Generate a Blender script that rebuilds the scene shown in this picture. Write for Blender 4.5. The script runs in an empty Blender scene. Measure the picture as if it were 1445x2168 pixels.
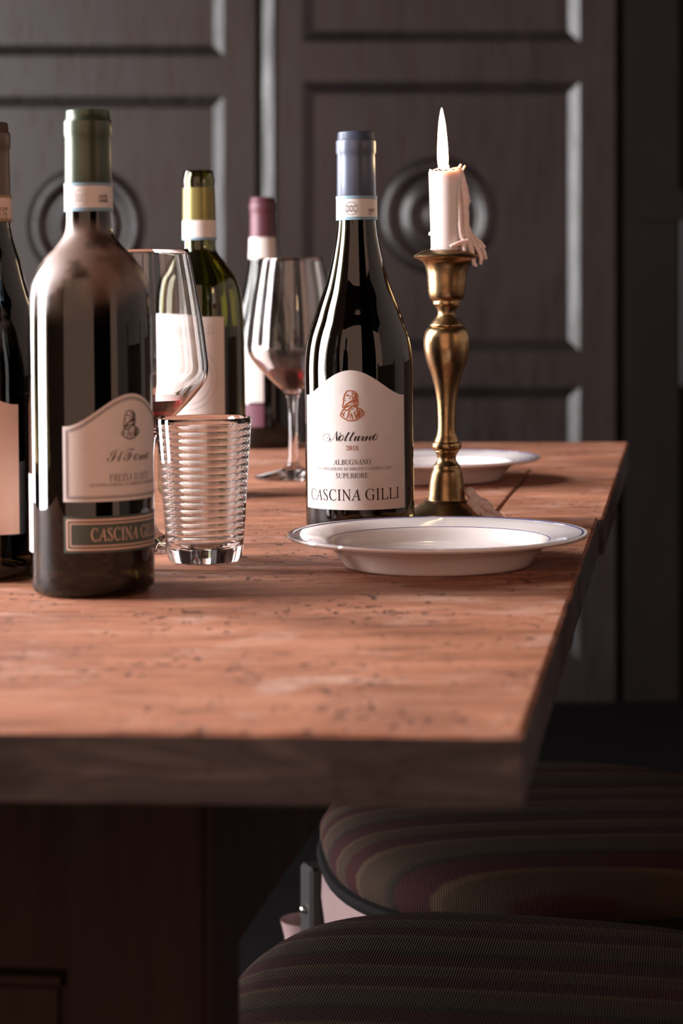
import bpy, bmesh, math, random
from mathutils import Vector, Matrix
random.seed(7)
S = bpy.context.scene
COL = S.collection
# ------------------------------------------------------------------ camera
F, CX, HZ = 4640.0, 722.5, 605.0            # focal length in px, principal column, horizon row (1445 x 2168 frame)
TOP, CAMZ, K = 0.75, 0.9376, 0.0115         # table height, eye height, slope of the old table top
HT = CAMZ - TOP
cd = bpy.data.cameras.new('camera'); cam = bpy.data.objects.new('camera', cd); COL.objects.link(cam)
cam.location = (0, 0, CAMZ); cam.rotation_euler = (math.pi / 2, 0, 0)
cd.sensor_fit = 'VERTICAL'; cd.sensor_height = 36.0; cd.sensor_width = 24.0
cd.lens = F / 2168 * 36.0
cd.shift_y = -(1084 - HZ) / 2168
cd.clip_start = 0.02; cd.clip_end = 50
cd.dof.use_dof = True; cd.dof.focus_distance = 1.59; cd.dof.aperture_fstop = 7.6; cd.dof.aperture_blades = 9
S.camera = cam
# ------------------------------------------------------------------ world, lights, exposure
w = bpy.data.worlds.new('room_light'); S.world = w; w.use_nodes = True
w.node_tree.nodes['Background'].inputs[0].default_value = (1.0, 0.62, 0.46, 1)
w.node_tree.nodes['Background'].inputs[1].default_value = 1.5
WINDOWS = [(1.12, 1.86, 0.40, 2.60), (2.38, 3.15, 0.40, 2.60)]      # y0, y1, z0, z1 in the left wall
WALLX = -1.8
for i, (y0, y1, z0, z1) in enumerate(WINDOWS):
    l = bpy.data.lights.new('window_daylight', 'AREA'); l.shape = 'RECTANGLE'; l.size = z1 - z0; l.size_y = y1 - y0
    l.energy = (215, 135)[i]; l.color = (0.98, 0.97, 1.0)
    o = bpy.data.objects.new('window_daylight', l); COL.objects.link(o)
    o.location = (WALLX - 0.06, (y0 + y1) / 2, (z0 + z1) / 2); o.rotation_euler = (0, -math.pi / 2, 0)
S.view_settings.view_transform = 'Standard'; S.view_settings.look = 'None'
S.view_settings.exposure = 0.0; S.view_settings.gamma = 1.0; S.view_settings.use_curve_mapping = False
S.cycles.sample_clamp_indirect = 4.0; S.cycles.blur_glossy = 0.5; S.cycles.max_bounces = 16
S.cycles.transmission_bounces = 14; S.cycles.transparent_max_bounces = 12

# ------------------------------------------------------------------ material helpers
def lin(h):
    r = []
    for c in h:
        c /= 255.0
        r.append(c / 12.92 if c <= 0.04045 else ((c + 0.055) / 1.055) ** 2.4)
    return (r[0], r[1], r[2], 1.0)

class N:                                     # tiny node-graph helper
    def __init__(s, name):
        s.m = bpy.data.materials.new(name); s.m.use_nodes = True
        s.t = s.m.node_tree; s.b = s.t.nodes['Principled BSDF']
    def n(s, typ, **kw):
        x = s.t.nodes.new(typ)
        for k, v in kw.items():
            setattr(x, k, v)
        return x
    def l(s, a, b): s.t.links.new(a, b)
    def set(s, **kw):
        for k, v in kw.items():
            s.b.inputs[k.replace('_', ' ')].default_value = v
        return s
    def coord(s, scale=(1, 1, 1), loc=(0, 0, 0), rot=(0, 0, 0)):
        c = s.n('ShaderNodeTexCoord'); m = s.n('ShaderNodeMapping')
        m.inputs['Scale'].default_value = scale; m.inputs['Location'].default_value = loc; m.inputs['Rotation'].default_value = rot
        s.l(c.outputs['Object'], m.inputs['Vector']); return m.outputs['Vector']
    def noise(s, vec, scale, detail=4, rough=0.55, dist=0.0):
        x = s.n('ShaderNodeTexNoise'); x.inputs['Scale'].default_value = scale; x.inputs['Detail'].default_value = detail
        x.inputs['Roughness'].default_value = rough; x.inputs['Distortion'].default_value = dist
        s.l(vec, x.inputs['Vector']); return x.outputs['Fac']
    def ramp(s, fac, stops, interp='LINEAR'):
        x = s.n('ShaderNodeValToRGB'); e = x.color_ramp.elements; x.color_ramp.interpolation = interp
        while len(e) < len(stops): e.new(0.5)
        for el, (p, c) in zip(e, stops):
            el.position = p; el.color = c if len(c) == 4 else (*c, 1)
        s.l(fac, x.inputs['Fac']); return x.outputs['Color']
    def mix(s, a, b, fac, typ='MIX'):
        x = s.n('ShaderNodeMix', data_type='RGBA', blend_type=typ)
        for sock, v in ((x.inputs[0], fac), (x.inputs[6], a), (x.inputs[7], b)):
            if hasattr(v, 'default_value'): s.l(v, sock)
            elif isinstance(v, (int, float)): sock.default_value = v
            else: sock.default_value = v if len(v) == 4 else (*v, 1)
        return x.outputs[2]
    def math(s, op, a, b=None):
        x = s.n('ShaderNodeMath', operation=op)
        for sock, v in ((x.inputs[0], a), (x.inputs[1], b)):
            if v is None: continue
            if hasattr(v, 'default_value'): s.l(v, sock)
            else: sock.default_value = v
        return x.outputs[0]
    def bump(s, h, strength=0.3, dist=0.001, prev=None):
        x = s.n('ShaderNodeBump'); x.inputs['Strength'].default_value = strength; x.inputs['Distance'].default_value = dist
        s.l(h, x.inputs['Height'])
        if prev is not None: s.l(prev, x.inputs['Normal'])
        return x.outputs['Normal']
    def to(s, out, name): s.l(out, s.b.inputs[name]); return s

def plain(name, col, rough=0.5, metal=0.0, **kw):
    g = N(name).set(Base_Color=col if len(col) == 4 else (*col, 1), Roughness=rough, Metallic=metal)
    for k, v in kw.items(): g.b.inputs[k.replace('_', ' ')].default_value = v
    v = g.coord(); f = g.noise(v, 90, 3)
    g.to(g.mix(col, tuple(c * 0.82 for c in col[:3]), f), 'Base Color')
    return g.m

def wood_top(name, edge=False, seed=0.0):
    g = N(name)
    big = g.noise(g.coord((1.6, 2.6, 2.6), (seed * 2.3, seed, 0)), 4.0, 4, 0.6, 0.5)
    grain = g.noise(g.coord((1.0, 8.0, 8.0), (seed, seed * 1.7, 0)), 7.0, 9, 0.68, 1.0)
    fine = g.noise(g.coord((7.0, 62.0, 62.0), (seed, 0, 0)), 8.0, 6, 0.65, 0.5)
    if edge:
        c = g.ramp(grain, [(0.30, lin((42, 37, 41))), (0.55, lin((74, 67, 70))), (0.75, lin((116, 104, 104)))])
        c = g.mix(c, lin((48, 37, 36)), g.ramp(big, [(0.35, (0, 0, 0)), (0.75, (0.8, 0.8, 0.8))]))
    else:
        c = g.ramp(grain, [(0.20, lin((112, 68, 52))), (0.40, lin((156, 100, 74))), (0.58, lin((184, 124, 96))), (0.80, lin((202, 152, 126)))])
        c = g.mix(c, lin((104, 66, 52)), g.ramp(big, [(0.42, (0, 0, 0)), (0.80, (0.8, 0.8, 0.8))]))
        c = g.mix(c, lin((208, 170, 152)), g.ramp(g.noise(g.coord((2.5, 4, 4), (seed, 7, 0)), 5.0, 4, 0.6, 0.8), [(0.54, (0, 0, 0)), (0.72, (0.6, 0.6, 0.6))]))
        c = g.mix(c, lin((74, 44, 34)), g.ramp(fine, [(0.54, (0, 0, 0)), (0.68, (0.6, 0.6, 0.6))]))
    zone = g.ramp(g.noise(g.coord((3.5, 5, 5), (seed + 3, 1, 0)), 2.4, 3), [(0.42, (0.0,) * 3), (0.58, (1, 1, 1))])
    holes = g.ramp(g.noise(g.coord((150, 95, 150), (seed, 0, 0)), 1.0, 2, 0.5), [(0.62, (0, 0, 0)), (0.66, (1, 1, 1))])
    cracks = g.ramp(g.noise(g.coord((13, 125, 125), (seed + 5, 0, 0)), 1.0, 3, 0.6, 0.4), [(0.62, (0, 0, 0)), (0.68, (1, 1, 1))])
    pm = g.math('MAXIMUM', g.math('MULTIPLY', holes, zone), g.math('MULTIPLY', cracks, g.math('ADD', g.math('MULTIPLY', zone, 0.7), 0.3)))
    if edge: pm = g.math('MULTIPLY', pm, 0.4)
    c = g.mix(c, lin((46, 27, 22)), g.math('MULTIPLY', pm, 0.88))
    g.to(c, 'Base Color')
    g.to(g.ramp(grain, [(0.3, (0.66,) * 3), (0.7, (0.46,) * 3)]), 'Roughness')
    h = g.math('SUBTRACT', g.math('ADD', g.math('MULTIPLY', grain, 0.8), g.math('MULTIPLY', fine, 0.4)), pm)
    g.to(g.bump(h, 0.6, 0.0022), 'Normal')
    g.b.inputs['Specular IOR Level'].default_value = 0.3
    return g.m

def dark_paint(name, c0, c1, rough=0.34, bmp=0.25):
    g = N(name)
    a = g.noise(g.coord((4, 4, 1.2)), 2.2, 5, 0.6, 0.5); b = g.noise(g.coord((30, 30, 3)), 3.0, 4)
    c = g.ramp(a, [(0.3, lin(c0)), (0.7, lin(c1))])
    g.to(g.mix(c, lin((26, 18, 17)), g.ramp(b, [(0.5, (0, 0, 0)), (0.75, (0.55,) * 3)])), 'Base Color')
    g.to(g.ramp(b, [(0.3, (rough - 0.06,) * 3), (0.8, (rough + 0.16,) * 3)]), 'Roughness')
    g.to(g.bump(g.math('ADD', g.math('MULTIPLY', b, 0.7), a), bmp, 0.002), 'Normal')
    return g.m

def glass(name, tint, rough=0.0, ior=1.5):
    return N(name).set(Base_Color=(*tint, 1), Roughness=rough, IOR=ior, Transmission_Weight=1.0).m

M = {}
M['wood'] = wood_top('weathered_chestnut_top', seed=0.0)
M['wood2'] = wood_top('weathered_chestnut_top_b', seed=4.1)
M['wood3'] = wood_top('weathered_chestnut_top_c', seed=9.3)
M['edge'] = wood_top('weathered_shaded_edge', edge=True, seed=2.0)  # greyed old edge wood; the dim light there is also in its dark colour
M['leg'] = dark_paint('dark_oak_leg', (29, 17, 15), (43, 26, 22), 0.6)
M['door'] = dark_paint('dark_brown_door_paint', (26, 20, 21), (38, 31, 31), 0.30, 0.06)
M['jamb'] = dark_paint('dark_brown_jamb', (17, 12, 12), (23, 17, 16), 0.6)
M['iron'] = plain('black_iron', (0.012, 0.011, 0.011), 0.55, 0.4)
M['floor'] = dark_paint('dark_floor', (11, 9, 10), (15, 13, 14), 0.8)
for q, sp in (('floor', 0.04), ('jamb', 0.12), ('leg', 0.15)): M[q].node_tree.nodes['Principled BSDF'].inputs['Specular IOR Level'].default_value = sp
M['wall'] = plain('warm_plaster', lin((176, 160, 150)), 0.9)
M['paper'] = plain('cream_label_paper', lin((208, 198, 193)), 0.75, **{'Specular_IOR_Level': 0.25})
M['paper_peach'] = plain('peach_label_paper', lin((214, 178, 160)), 0.6)
M['ink'] = plain('dark_ink', lin((46, 38, 40)), 0.9, **{'Specular_IOR_Level': 0.05})
M['ink_grey'] = plain('grey_ink', lin((92, 86, 92)), 0.9, **{'Specular_IOR_Level': 0.05})
M['ink_pale'] = plain('pale_grey_ink', lin((178, 172, 174)), 0.6)
M['rust'] = plain('rust_ink', lin((158, 84, 50)), 0.9, **{'Specular_IOR_Level': 0.05})
M['band_green'] = plain('dark_green_label', lin((62, 72, 62)), 0.5)
M['band_blue'] = plain('pale_blue_edge', lin((112, 142, 158)), 0.5)
M['band_gold'] = plain('dull_gold_edge', lin((140, 104, 58)), 0.45)
M['cap_blue'] = plain('slate_blue_foil', lin((76, 82, 98)), 0.36, 0.3)
M['cap_green'] = plain('olive_green_foil', lin((62, 70, 54)), 0.32, 0.4)
M['cap_brown'] = plain('brown_foil', lin((92, 72, 60)), 0.4, 0.3)
M['cap_gold'] = plain('green_gold_foil', lin((116, 106, 58)), 0.36, 0.5)
M['cap_plum'] = plain('plum_foil', lin((84, 44, 54)), 0.45, 0.2)
M['plum_label'] = plain('plum_label_band', lin((96, 50, 66)), 0.6)
M['line'] = plain('foil_seam', lin((40, 44, 56)), 0.5)
M['glass_dark'] = glass('dark_olive_bottle_glass', (0.035, 0.027, 0.010))
M['glass_green'] = glass('green_bottle_glass', (0.25, 0.24, 0.05))
M['glass_clear'] = glass('clear_glass', (0.98, 0.985, 0.985), 0.0, 1.47)
M['wine_dark'] = plain('wine_in_bottle', (0.010, 0.004, 0.004), 0.25)
M['wine'] = glass('red_wine', (0.20, 0.004, 0.011), 0.0, 1.34)
M['black'] = plain('black_piping', (0.006, 0.005, 0.005), 0.85, **{'Specular_IOR_Level': 0.1})
M['pale_frame'] = plain('pale_painted_frame', lin((142, 118, 116)), 0.4)
M['dark_frame'] = plain('dark_chair_bracket', lin((24, 17, 17)), 0.5)
M['steel'] = plain('steel_stud', (0.6, 0.6, 0.58), 0.25, 1.0)
M['wick'] = plain('charred_wick', (0.01, 0.008, 0.008), 0.8)
g = N('dusty_bottle_glass'); g.set(IOR=1.5)     # dust film on the shoulder of the dark bottle
tc = g.n('ShaderNodeTexCoord'); sx = g.n('ShaderNodeSeparateXYZ'); g.l(tc.outputs['Object'], sx.inputs[0])
zr = g.n('ShaderNodeMapRange'); zr.inputs[1].default_value = 0.165; zr.inputs[2].default_value = 0.196; g.l(sx.outputs['Z'], zr.inputs[0])
zr2 = g.n('ShaderNodeMapRange'); zr2.inputs[1].default_value = 0.232; zr2.inputs[2].default_value = 0.222; g.l(sx.outputs['Z'], zr2.inputs[0])
bl = g.ramp(g.noise(g.coord((26, 26, 26)), 1.0, 3), [(0.40, (0.15,) * 3), (0.56, (1, 1, 1))])
dm = g.math('MULTIPLY', g.math('MULTIPLY', zr.outputs[0], zr2.outputs[0]), bl)
fl = g.math('MULTIPLY', g.noise(g.coord((300, 300, 300)), 1.0, 3), 0.02)
dm = g.math('ADD', g.math('MULTIPLY', dm, 0.8), fl)
g.to(g.mix((0.03, 0.023, 0.009), lin((132, 104, 92)), dm), 'Base Color')
g.to(g.math('MULTIPLY', dm, 0.55), 'Roughness')
g.to(g.math('SUBTRACT', 1.0, dm), 'Transmission Weight')
M['glass_dusty'] = g.m
g = N('white_porcelain').set(Roughness=0.07, IOR=1.5, Coat_Weight=0.4, Coat_Roughness=0.03)
g.to(g.ramp(g.noise(g.coord(), 14, 3), [(0.3, lin((232, 222, 220))), (0.7, lin((240, 231, 228)))]), 'Base Color'); M['china'] = g.m
M['blue_line'] = plain('blue_glaze_line', lin((74, 72, 128)), 0.12)
g = N('old_brass').set(Metallic=1.0)
a = g.noise(g.coord((1, 1, 1)), 40, 5, 0.65); b = g.noise(g.coord((1, 1, 1)), 260, 3)
g.to(g.ramp(a, [(0.3, lin((118, 94, 64))), (0.6, lin((168, 138, 100))), (0.8, lin((186, 154, 114)))]), 'Base Color')
g.to(g.ramp(a, [(0.3, (0.40,) * 3), (0.7, (0.22,) * 3)]), 'Roughness'); g.to(g.bump(b, 0.08, 0.0006), 'Normal'); M['brass'] = g.m
g = N('candle_wax').set(Roughness=0.38, Subsurface_Weight=0.85, Subsurface_Scale=0.006)
g.b.inputs['Subsurface Radius'].default_value = (1.0, 0.62, 0.40)
g.to(g.ramp(g.noise(g.coord(), 60, 3), [(0.3, lin((212, 203, 200))), (0.7, lin((220, 211, 208)))]), 'Base Color'); M['wax'] = g.m
g = N('old_dripped_wax').set(Roughness=0.5, Subsurface_Weight=0.5, Subsurface_Scale=0.004)
nf = g.noise(g.coord(), 240, 4); g.to(g.ramp(nf, [(0.3, lin((218, 196, 189))), (0.7, lin((234, 216, 209)))]), 'Base Color')
g.to(g.bump(nf, 0.5, 0.0016), 'Normal'); M['wax_old'] = g.m
g = N('candle_flame'); g.set(Base_Color=(0, 0, 0, 1), Emission_Color=(1.0, 0.66, 0.36, 1), Emission_Strength=60.0); M['flame'] = g.m
g = N('striped_upholstery').set(Roughness=0.95, Specular_IOR_Level=0.12)
sx = g.n('ShaderNodeSeparateXYZ'); tc = g.n('ShaderNodeTexCoord'); g.l(tc.outputs['Object'], sx.inputs[0])
fr = g.math('FRACT', g.math('ADD', g.math('MULTIPLY', sx.outputs['Y'], 1 / 0.118), 0.35))
A, B, C = lin((58, 45, 36)), lin((52, 26, 27)), lin((72, 56, 42))
c = g.ramp(fr, [(0.0, A), (0.20, A), (0.22, C), (0.26, C), (0.28, B), (0.44, B), (0.46, A), (0.60, A), (0.62, C), (0.65, C), (0.67, B), (0.86, B), (0.89, lin((34, 30, 24))), (0.97, A)])
wv = g.n('ShaderNodeTexWave', bands_direction='X'); wv.inputs['Scale'].default_value = 170; g.l(g.coord(), wv.inputs['Vector'])
fz = g.noise(g.coord(), 500, 2)
c = g.mix(c, (0.008, 0.006, 0.006), g.math('MULTIPLY', wv.outputs['Fac'], 0.35)); g.to(c, 'Base Color')
g.to(g.bump(g.math('ADD', wv.outputs['Fac'], fz), 0.4, 0.0008), 'Normal'); M['fabric'] = g.m

# ------------------------------------------------------------------ object helpers
def link(name, bm, mat, parent=None, smooth=True, sharp=40, loc=(0, 0, 0), rot=(0, 0, 0), mats=None):
    me = bpy.data.meshes.new(name)
    bmesh.ops.recalc_face_normals(bm, faces=bm.faces)
    bm.to_mesh(me); bm.free()
    for mm in (mats or [mat]): me.materials.append(mm)
    if smooth:
        for p in me.polygons: p.use_smooth = True
        me.set_sharp_from_angle(angle=math.radians(sharp))
    o = bpy.data.objects.new(name, me); COL.objects.link(o)
    o.location = loc; o.rotation_euler = rot
    if parent is not None: o.parent = parent
    return o
def thing(name, label, cat, loc, rot=(0, 0, 0), group=None):
    o = bpy.data.objects.new(name, None); COL.objects.link(o); o.empty_display_size = 0.02
    o.location = loc; o.rotation_euler = rot; o['label'] = label; o['category'] = cat
    if group: o['group'] = group
    return o
def struct(o): o['kind'] = 'structure'; return o
def box(bm, x0, x1, y0, y1, z0, z1, bev=0.0, seg=1):
    r = bmesh.ops.create_cube(bm, size=1.0)
    for v in r['verts']:
        v.co = Vector(((x0 + x1) / 2 + v.co.x * (x1 - x0), (y0 + y1) / 2 + v.co.y * (y1 - y0), (z0 + z1) / 2 + v.co.z * (z1 - z0)))
    if bev:
        es = list({e for v in r['verts'] for e in v.link_edges})
        bmesh.ops.bevel(bm, geom=es, offset=bev, segments=seg, affect='EDGES', profile=0.5)
def lathe(prof, seg=72, bm=None, closed=False):
    bm = bm or bmesh.new(); rings = []
    for r, z in prof:
        if r < 1e-6: rings.append([bm.verts.new((0, 0, z))])
        else: rings.append([bm.verts.new((r * math.sin(2 * math.pi * i / seg), -r * math.cos(2 * math.pi * i / seg), z)) for i in range(seg)])
    pairs = list(zip(rings, rings[1:])) + ([(rings[-1], rings[0])] if closed else [])
    for a, b in pairs:
        for i in range(seg):
            j = (i + 1) % seg
            if len(a) == 1 and len(b) == 1: continue
            if len(a) == 1: bm.faces.new((a[0], b[j], b[i]))
            elif len(b) == 1: bm.faces.new((a[i], a[j], b[0]))
            else: bm.faces.new((a[i], a[j], b[j], b[i]))
    return bm
def spline(pts, n=5):
    out = []
    for i in range(len(pts) - 1):
        p0, p1, p2, p3 = pts[max(i - 1, 0)], pts[i], pts[i + 1], pts[min(i + 2, len(pts) - 1)]
        for k in range(n):
            t = k / n
            out.append(tuple(0.5 * ((2 * b) + (c - a) * t + (2 * a - 5 * b + 4 * c - d) * t * t + (-a + 3 * b - 3 * c + d) * t ** 3) for a, b, c, d in zip(p0, p1, p2, p3)))
    out.append(tuple(pts[-1])); return out
def tube(bm, pts, rad, seg=8, close=False):
    pts = [Vector(p) for p in pts]; n = len(pts); rings = []
    for i, p in enumerate(pts):
        a = pts[(i - 1) % n] if (close or i > 0) else p; b = pts[(i + 1) % n] if (close or i < n - 1) else p
        t = (b - a).normalized(); up = Vector((0, 0, 1)) if abs(t.z) < 0.9 else Vector((1, 0, 0))
        s = t.cross(up).normalized(); q = s.cross(t)
        r = rad[i] if isinstance(rad, (list, tuple)) else rad
        rings.append([bm.verts.new(p + (s * math.cos(2 * math.pi * k / seg) + q * math.sin(2 * math.pi * k / seg)) * r) for k in range(seg)])
    for i in range(n if close else n - 1):
        a, b = rings[i], rings[(i + 1) % n]
        for k in range(seg): bm.faces.new((a[k], a[(k + 1) % seg], b[(k + 1) % seg], b[k]))
    if not close: bm.faces.new(rings[0][::-1]); bm.faces.new(rings[-1])
def table_pt(px, py):
    y = HT * F / ((py - HZ) + K * (px - CX)); x = (px - CX) * y / F
    return Vector((x, y, TOP + K * x))

# ------------------------------------------------------------------ room
WY = 4.97; SW = F / WY
def wx(px): return (px - CX) / SW
def wz(py): return CAMZ - (py - HZ) / SW
bm = bmesh.new(); box(bm, -2.1, 3.2, -1.6, 5.3, -0.1, 0.0); struct(link('floor', bm, M['floor'], smooth=False))
bm = bmesh.new(); box(bm, -2.1, wx(-240), WY + 0.02, WY + 0.2, 0, 2.9); box(bm, wx(1480), 3.2, WY + 0.02, WY + 0.2, 0, 2.9)
box(bm, wx(-240), wx(1480), WY + 0.02, WY + 0.2, wz(-640), 2.9); struct(link('wall_back', bm, M['jamb'], smooth=False))
bm = bmesh.new(); ys = [-0.4] + [q for y0, y1, _, _ in WINDOWS for q in (y0, y1)] + [5.1]
for i in range(0, len(ys), 2): box(bm, WALLX - 0.2, WALLX, ys[i], ys[i + 1], 0, 2.9)
for y0, y1, z0, z1 in WINDOWS: box(bm, WALLX - 0.2, WALLX, y0, y1, 0, z0); box(bm, WALLX - 0.2, WALLX, y0, y1, z1, 2.9)
struct(link('wall_left', bm, M['wall'], smooth=False))
bm = bmesh.new(); box(bm, 2.6, 2.8, -0.4, 5.1, 0, 2.9); struct(link('wall_right', bm, M['wall'], smooth=False))  # out of view; added to block ambient light and bounce some back warm
bm = bmesh.new(); box(bm, 0.30, 1.60, -0.62, -0.42, 0, 2.9); struct(link('reflection_pier', bm, M['jamb'], smooth=False))  # unseen dark pier, added behind the camera to break up bottle reflections
bm = bmesh.new(); box(bm, WALLX - 0.2, 2.8, -0.9, 5.2, 2.9, 3.0); struct(link('ceiling', bm, M['jamb'], smooth=False))  # out of view; added to keep ambient light off the doors
for i, (y0, y1, z0, z1) in enumerate(WINDOWS):
    bm = bmesh.new(); t = 0.045
    for a, b, c, d in ((y0, y0 + t, z0, z1), (y1 - t, y1, z0, z1), (y0 + t, y1 - t, z0, z0 + t), (y0 + t, y1 - t, z1 - t, z1), ((y0 + y1) / 2 - 0.02, (y0 + y1) / 2 + 0.02, z0 + t, z1 - t)):
        box(bm, WALLX - 0.03, WALLX + 0.01, a, b, c, d, 0.004)
    struct(link('window_%d' % (i + 1), bm, M['wall'], smooth=False))

def door_leaf(name, px0, px1, pnx, dz, ros, sink):
    """one leaf: stiles and rails around three sunk panels with sloped moulding; turned boss in the middle panel"""
    rows = [(-470, 92), (176, 742), (818, 1394)]; bot, top = 1482, -560
    x0, x1 = wx(px0), wx(px1); a, b = wx(pnx[0]), wx(pnx[1]); yf = WY - 0.03; m = 0.026
    bm = bmesh.new()
    cuts = [(wz(r[1]) + dz, wz(r[0]) + dz) for r in rows]
    box(bm, x0, a, yf, WY, wz(bot), wz(top)); box(bm, b, x1, yf, WY, wz(bot), wz(top))
    zs = [wz(bot)] + [q for c in sorted(cuts) for q in c] + [wz(top)]
    for i in range(0, len(zs), 2): box(bm, a, b, yf, WY, zs[i], zs[i + 1])
    d = struct(link(name, bm, M['door'], smooth=False))
    for z0, z1 in cuts:
        bm = bmesh.new(); yb = yf + sink
        def ring(i, y): return [bm.verts.new(q) for q in ((a + i, y, z0 + i), (b - i, y, z0 + i), (b - i, y, z1 - i), (a + i, y, z1 - i))]
        R = [ring(0, yf - 0.001), ring(0.001, yf - 0.002), ring(m - 0.001, yb - 0.002), ring(m, yb)]
        for p, q in zip(R, R[1:]):
            for k in range(4): bm.faces.new((p[k], p[(k + 1) % 4], q[(k + 1) % 4], q[k]))
        link('moulding', bm, M['door'], d, smooth=False)
        bm = bmesh.new(); box(bm, a, b, yb, yb + 0.006, z0, z1); link('panel', bm, M['door'], d, smooth=False)
    cx, cz, s = wx(ros[0]), wz(ros[1]), 1 / SW
    pr = [(0, 9), (10, 9), (20, 7), (30, 2), (38, 3), (46, 9), (55, 14), (63, 13), (71, 6), (79, 2), (87, 6), (95, 15), (104, 19), (113, 16), (120, 8), (125, 0), (125, -3)]
    bm = lathe([(r * s, z * s * 0.48) for r, z in spline(pr, 3)], 72)
    o = link('turned_boss', bm, M['door'], d); o.location = (cx, yb, cz); o.rotation_euler = (math.pi / 2, 0, 0)
    return d
dl = door_leaf('door_1', -205, 541, (-115, 476), -0.032, (185, 478), 0.0075)
dr = door_leaf('door_2', 556, 1298, (640, 1224), 0.0, (925, 458), 0.0115)
bm = bmesh.new()
prof = [(556, 0.0), (556.5, 0.003), (579, 0.0105), (583, 0.0095), (585, 0.0)]
v0 = [bm.verts.new((wx(q), WY - 0.03 - h, wz(1482))) for q, h in prof]; v1 = [bm.verts.new((v.co.x, v.co.y, wz(-560))) for v in v0]
for i in range(len(prof) - 1): bm.faces.new((v0[i], v0[i + 1], v1[i + 1], v1[i]))
link('meeting_bead', bm, M['door'], dr, smooth=False)
bm = bmesh.new(); box(bm, wx(541) , wx(556), WY - 0.004, WY + 0.01, 0, wz(-560)); struct(link('trim_1', bm, M['iron'], smooth=False))
bm = bmesh.new(); box(bm, wx(1318), wx(1432), WY - 0.05, WY + 0.02, 0, wz(-620), 0.004); box(bm, wx(1290), wx(1480), WY - 0.004, WY + 0.02, 0, wz(-620))
tr = struct(link('trim_2', bm, M['jamb'], smooth=False))
bm = bmesh.new()
z0, z1, r = wz(468), wz(404), (wz(404) - wz(468)) / 2
out = [(wx(1440), z0), (wx(1440), z1)] + [(wx(1352) - r * math.sin(t), (z0 + z1) / 2 + r * math.cos(t)) for t in [math.pi * k / 10 for k in range(11)]]
f0 = bm.faces.new([bm.verts.new((x, WY - 0.062, z)) for x, z in out]); ex = bmesh.ops.extrude_face_region(bm, geom=[f0])
for v in ex['geom']:
    if isinstance(v, bmesh.types.BMVert): v.co.y += 0.011
link('hinge_strap', bm, M['jamb'], tr, smooth=False)
bm = bmesh.new(); box(bm, wx(1430), wx(1470), WY - 0.06, WY - 0.02, wz(818), wz(440), 0.006, 2); link('bolt_bar', bm, M['iron'], tr, smooth=False)

# ------------------------------------------------------------------ table
FR = table_pt(1104, 1556); FL = table_pt(0, 1545); BR = table_pt(1322, 935)
e1 = Vector((FL.x - FR.x, FL.y - FR.y, 0)).normalized(); e2 = Vector((BR.x - FR.x, BR.y - FR.y, 0)); LEN = e2.length; e2.normalize()
WID = 0.86
table = thing('dining_table', 'old weathered brown plank dining table carrying the bottles and plates', 'table', (FR.x, FR.y, 0))
def tp(u, v, z):                       # u along the front edge to the left, v along the right side to the back
    p = FR + e1 * u + e2 * v
    return Vector((p.x - FR.x, p.y - FR.y, z + K * p.x))
THK = 0.0305
def plank(u0, u1, v0, v1, mat, name='plank', seed=0, dz=0.0):
    rnd = random.Random(seed); bm = bmesh.new(); nu, nv = 46, 8; top, low = [], []
    ph = [rnd.uniform(0, 6) for _ in range(6)]
    def wob(t, k): return 0.5 * math.sin(t * 23 + ph[k]) + 0.35 * math.sin(t * 61 + ph[k + 1]) + rnd.uniform(-0.5, 0.5)
    B = 0.0022
    us = [u0, u0 + B] + [u0 + (u1 - u0) * i / nu for i in range(1, nu)] + [u1 - B, u1]
    vs = [v0, v0 + B] + [v0 + (v1 - v0) * i / nv for i in range(1, nv)] + [v1 - B, v1]
    for i, u in enumerate(us):
        rt, rl = [], []
        for j, v in enumerate(vs):
            eu, ev = i in (0, len(us) - 1), j in (0, len(vs) - 1)
            z = TOP + dz - (0.0018 if (eu or ev) else 0) + (0 if (eu or ev) else 0.00018 * wob(u * 4 + v, 0))
            uu = u + (0.0007 * wob(v * 3, 2) if eu and u0 < 0.01 else 0); vv = v + (0.0005 * wob(u * 3, 4) if ev else 0)
            rt.append(bm.verts.new(tp(uu, vv, z)))
            rl.append(bm.verts.new(tp(uu, vv, TOP + dz - THK)) if (eu or ev) else None)
        top.append(rt); low.append(rl)
    for i in range(len(us) - 1):
        for j in range(len(vs) - 1): bm.faces.new((top[i][j], top[i + 1][j], top[i + 1][j + 1], top[i][j + 1]))
    I, J = len(us) - 1, len(vs) - 1
    loop = [(i, 0) for i in range(I)] + [(I, j) for j in range(J)] + [(i, J) for i in range(I, 0, -1)] + [(0, j) for j in range(J, 0, -1)]
    for a, b in zip(loop, loop[1:] + loop[:1]):
        f = bm.faces.new((top[a[0]][a[1]], top[b[0]][b[1]], low[b[0]][b[1]], low[a[0]][a[1]])); f.material_index = 1
    f = bm.faces.new([low[i][j] for i, j in loop]); f.material_index = 1
    return link(name, bm, None, table, sharp=35, mats=[mat, M['edge']])
def vof(py, px=1100): return (table_pt(px, py).xy - FR.xy).dot(e2.xy) / (1 - 0) if False else (table_pt(px, py).y - FR.y - e1.y / e1.x * (table_pt(px, py).x - FR.x)) / (e2.y - e1.y / e1.x * e2.x)
vA, vB, vC, vD = vof(1300), vof(1208, 600), vof(1094), vof(990)
G = 0.0005
plank(0, WID, 0, vA - G, M['wood'], seed=1); plank(0, WID, vA + G, vB - G, M['wood2'], seed=2); plank(0, WID, vB + G, vC - 0.0014, M['wood'], seed=3)
uJ = 0.085
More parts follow.
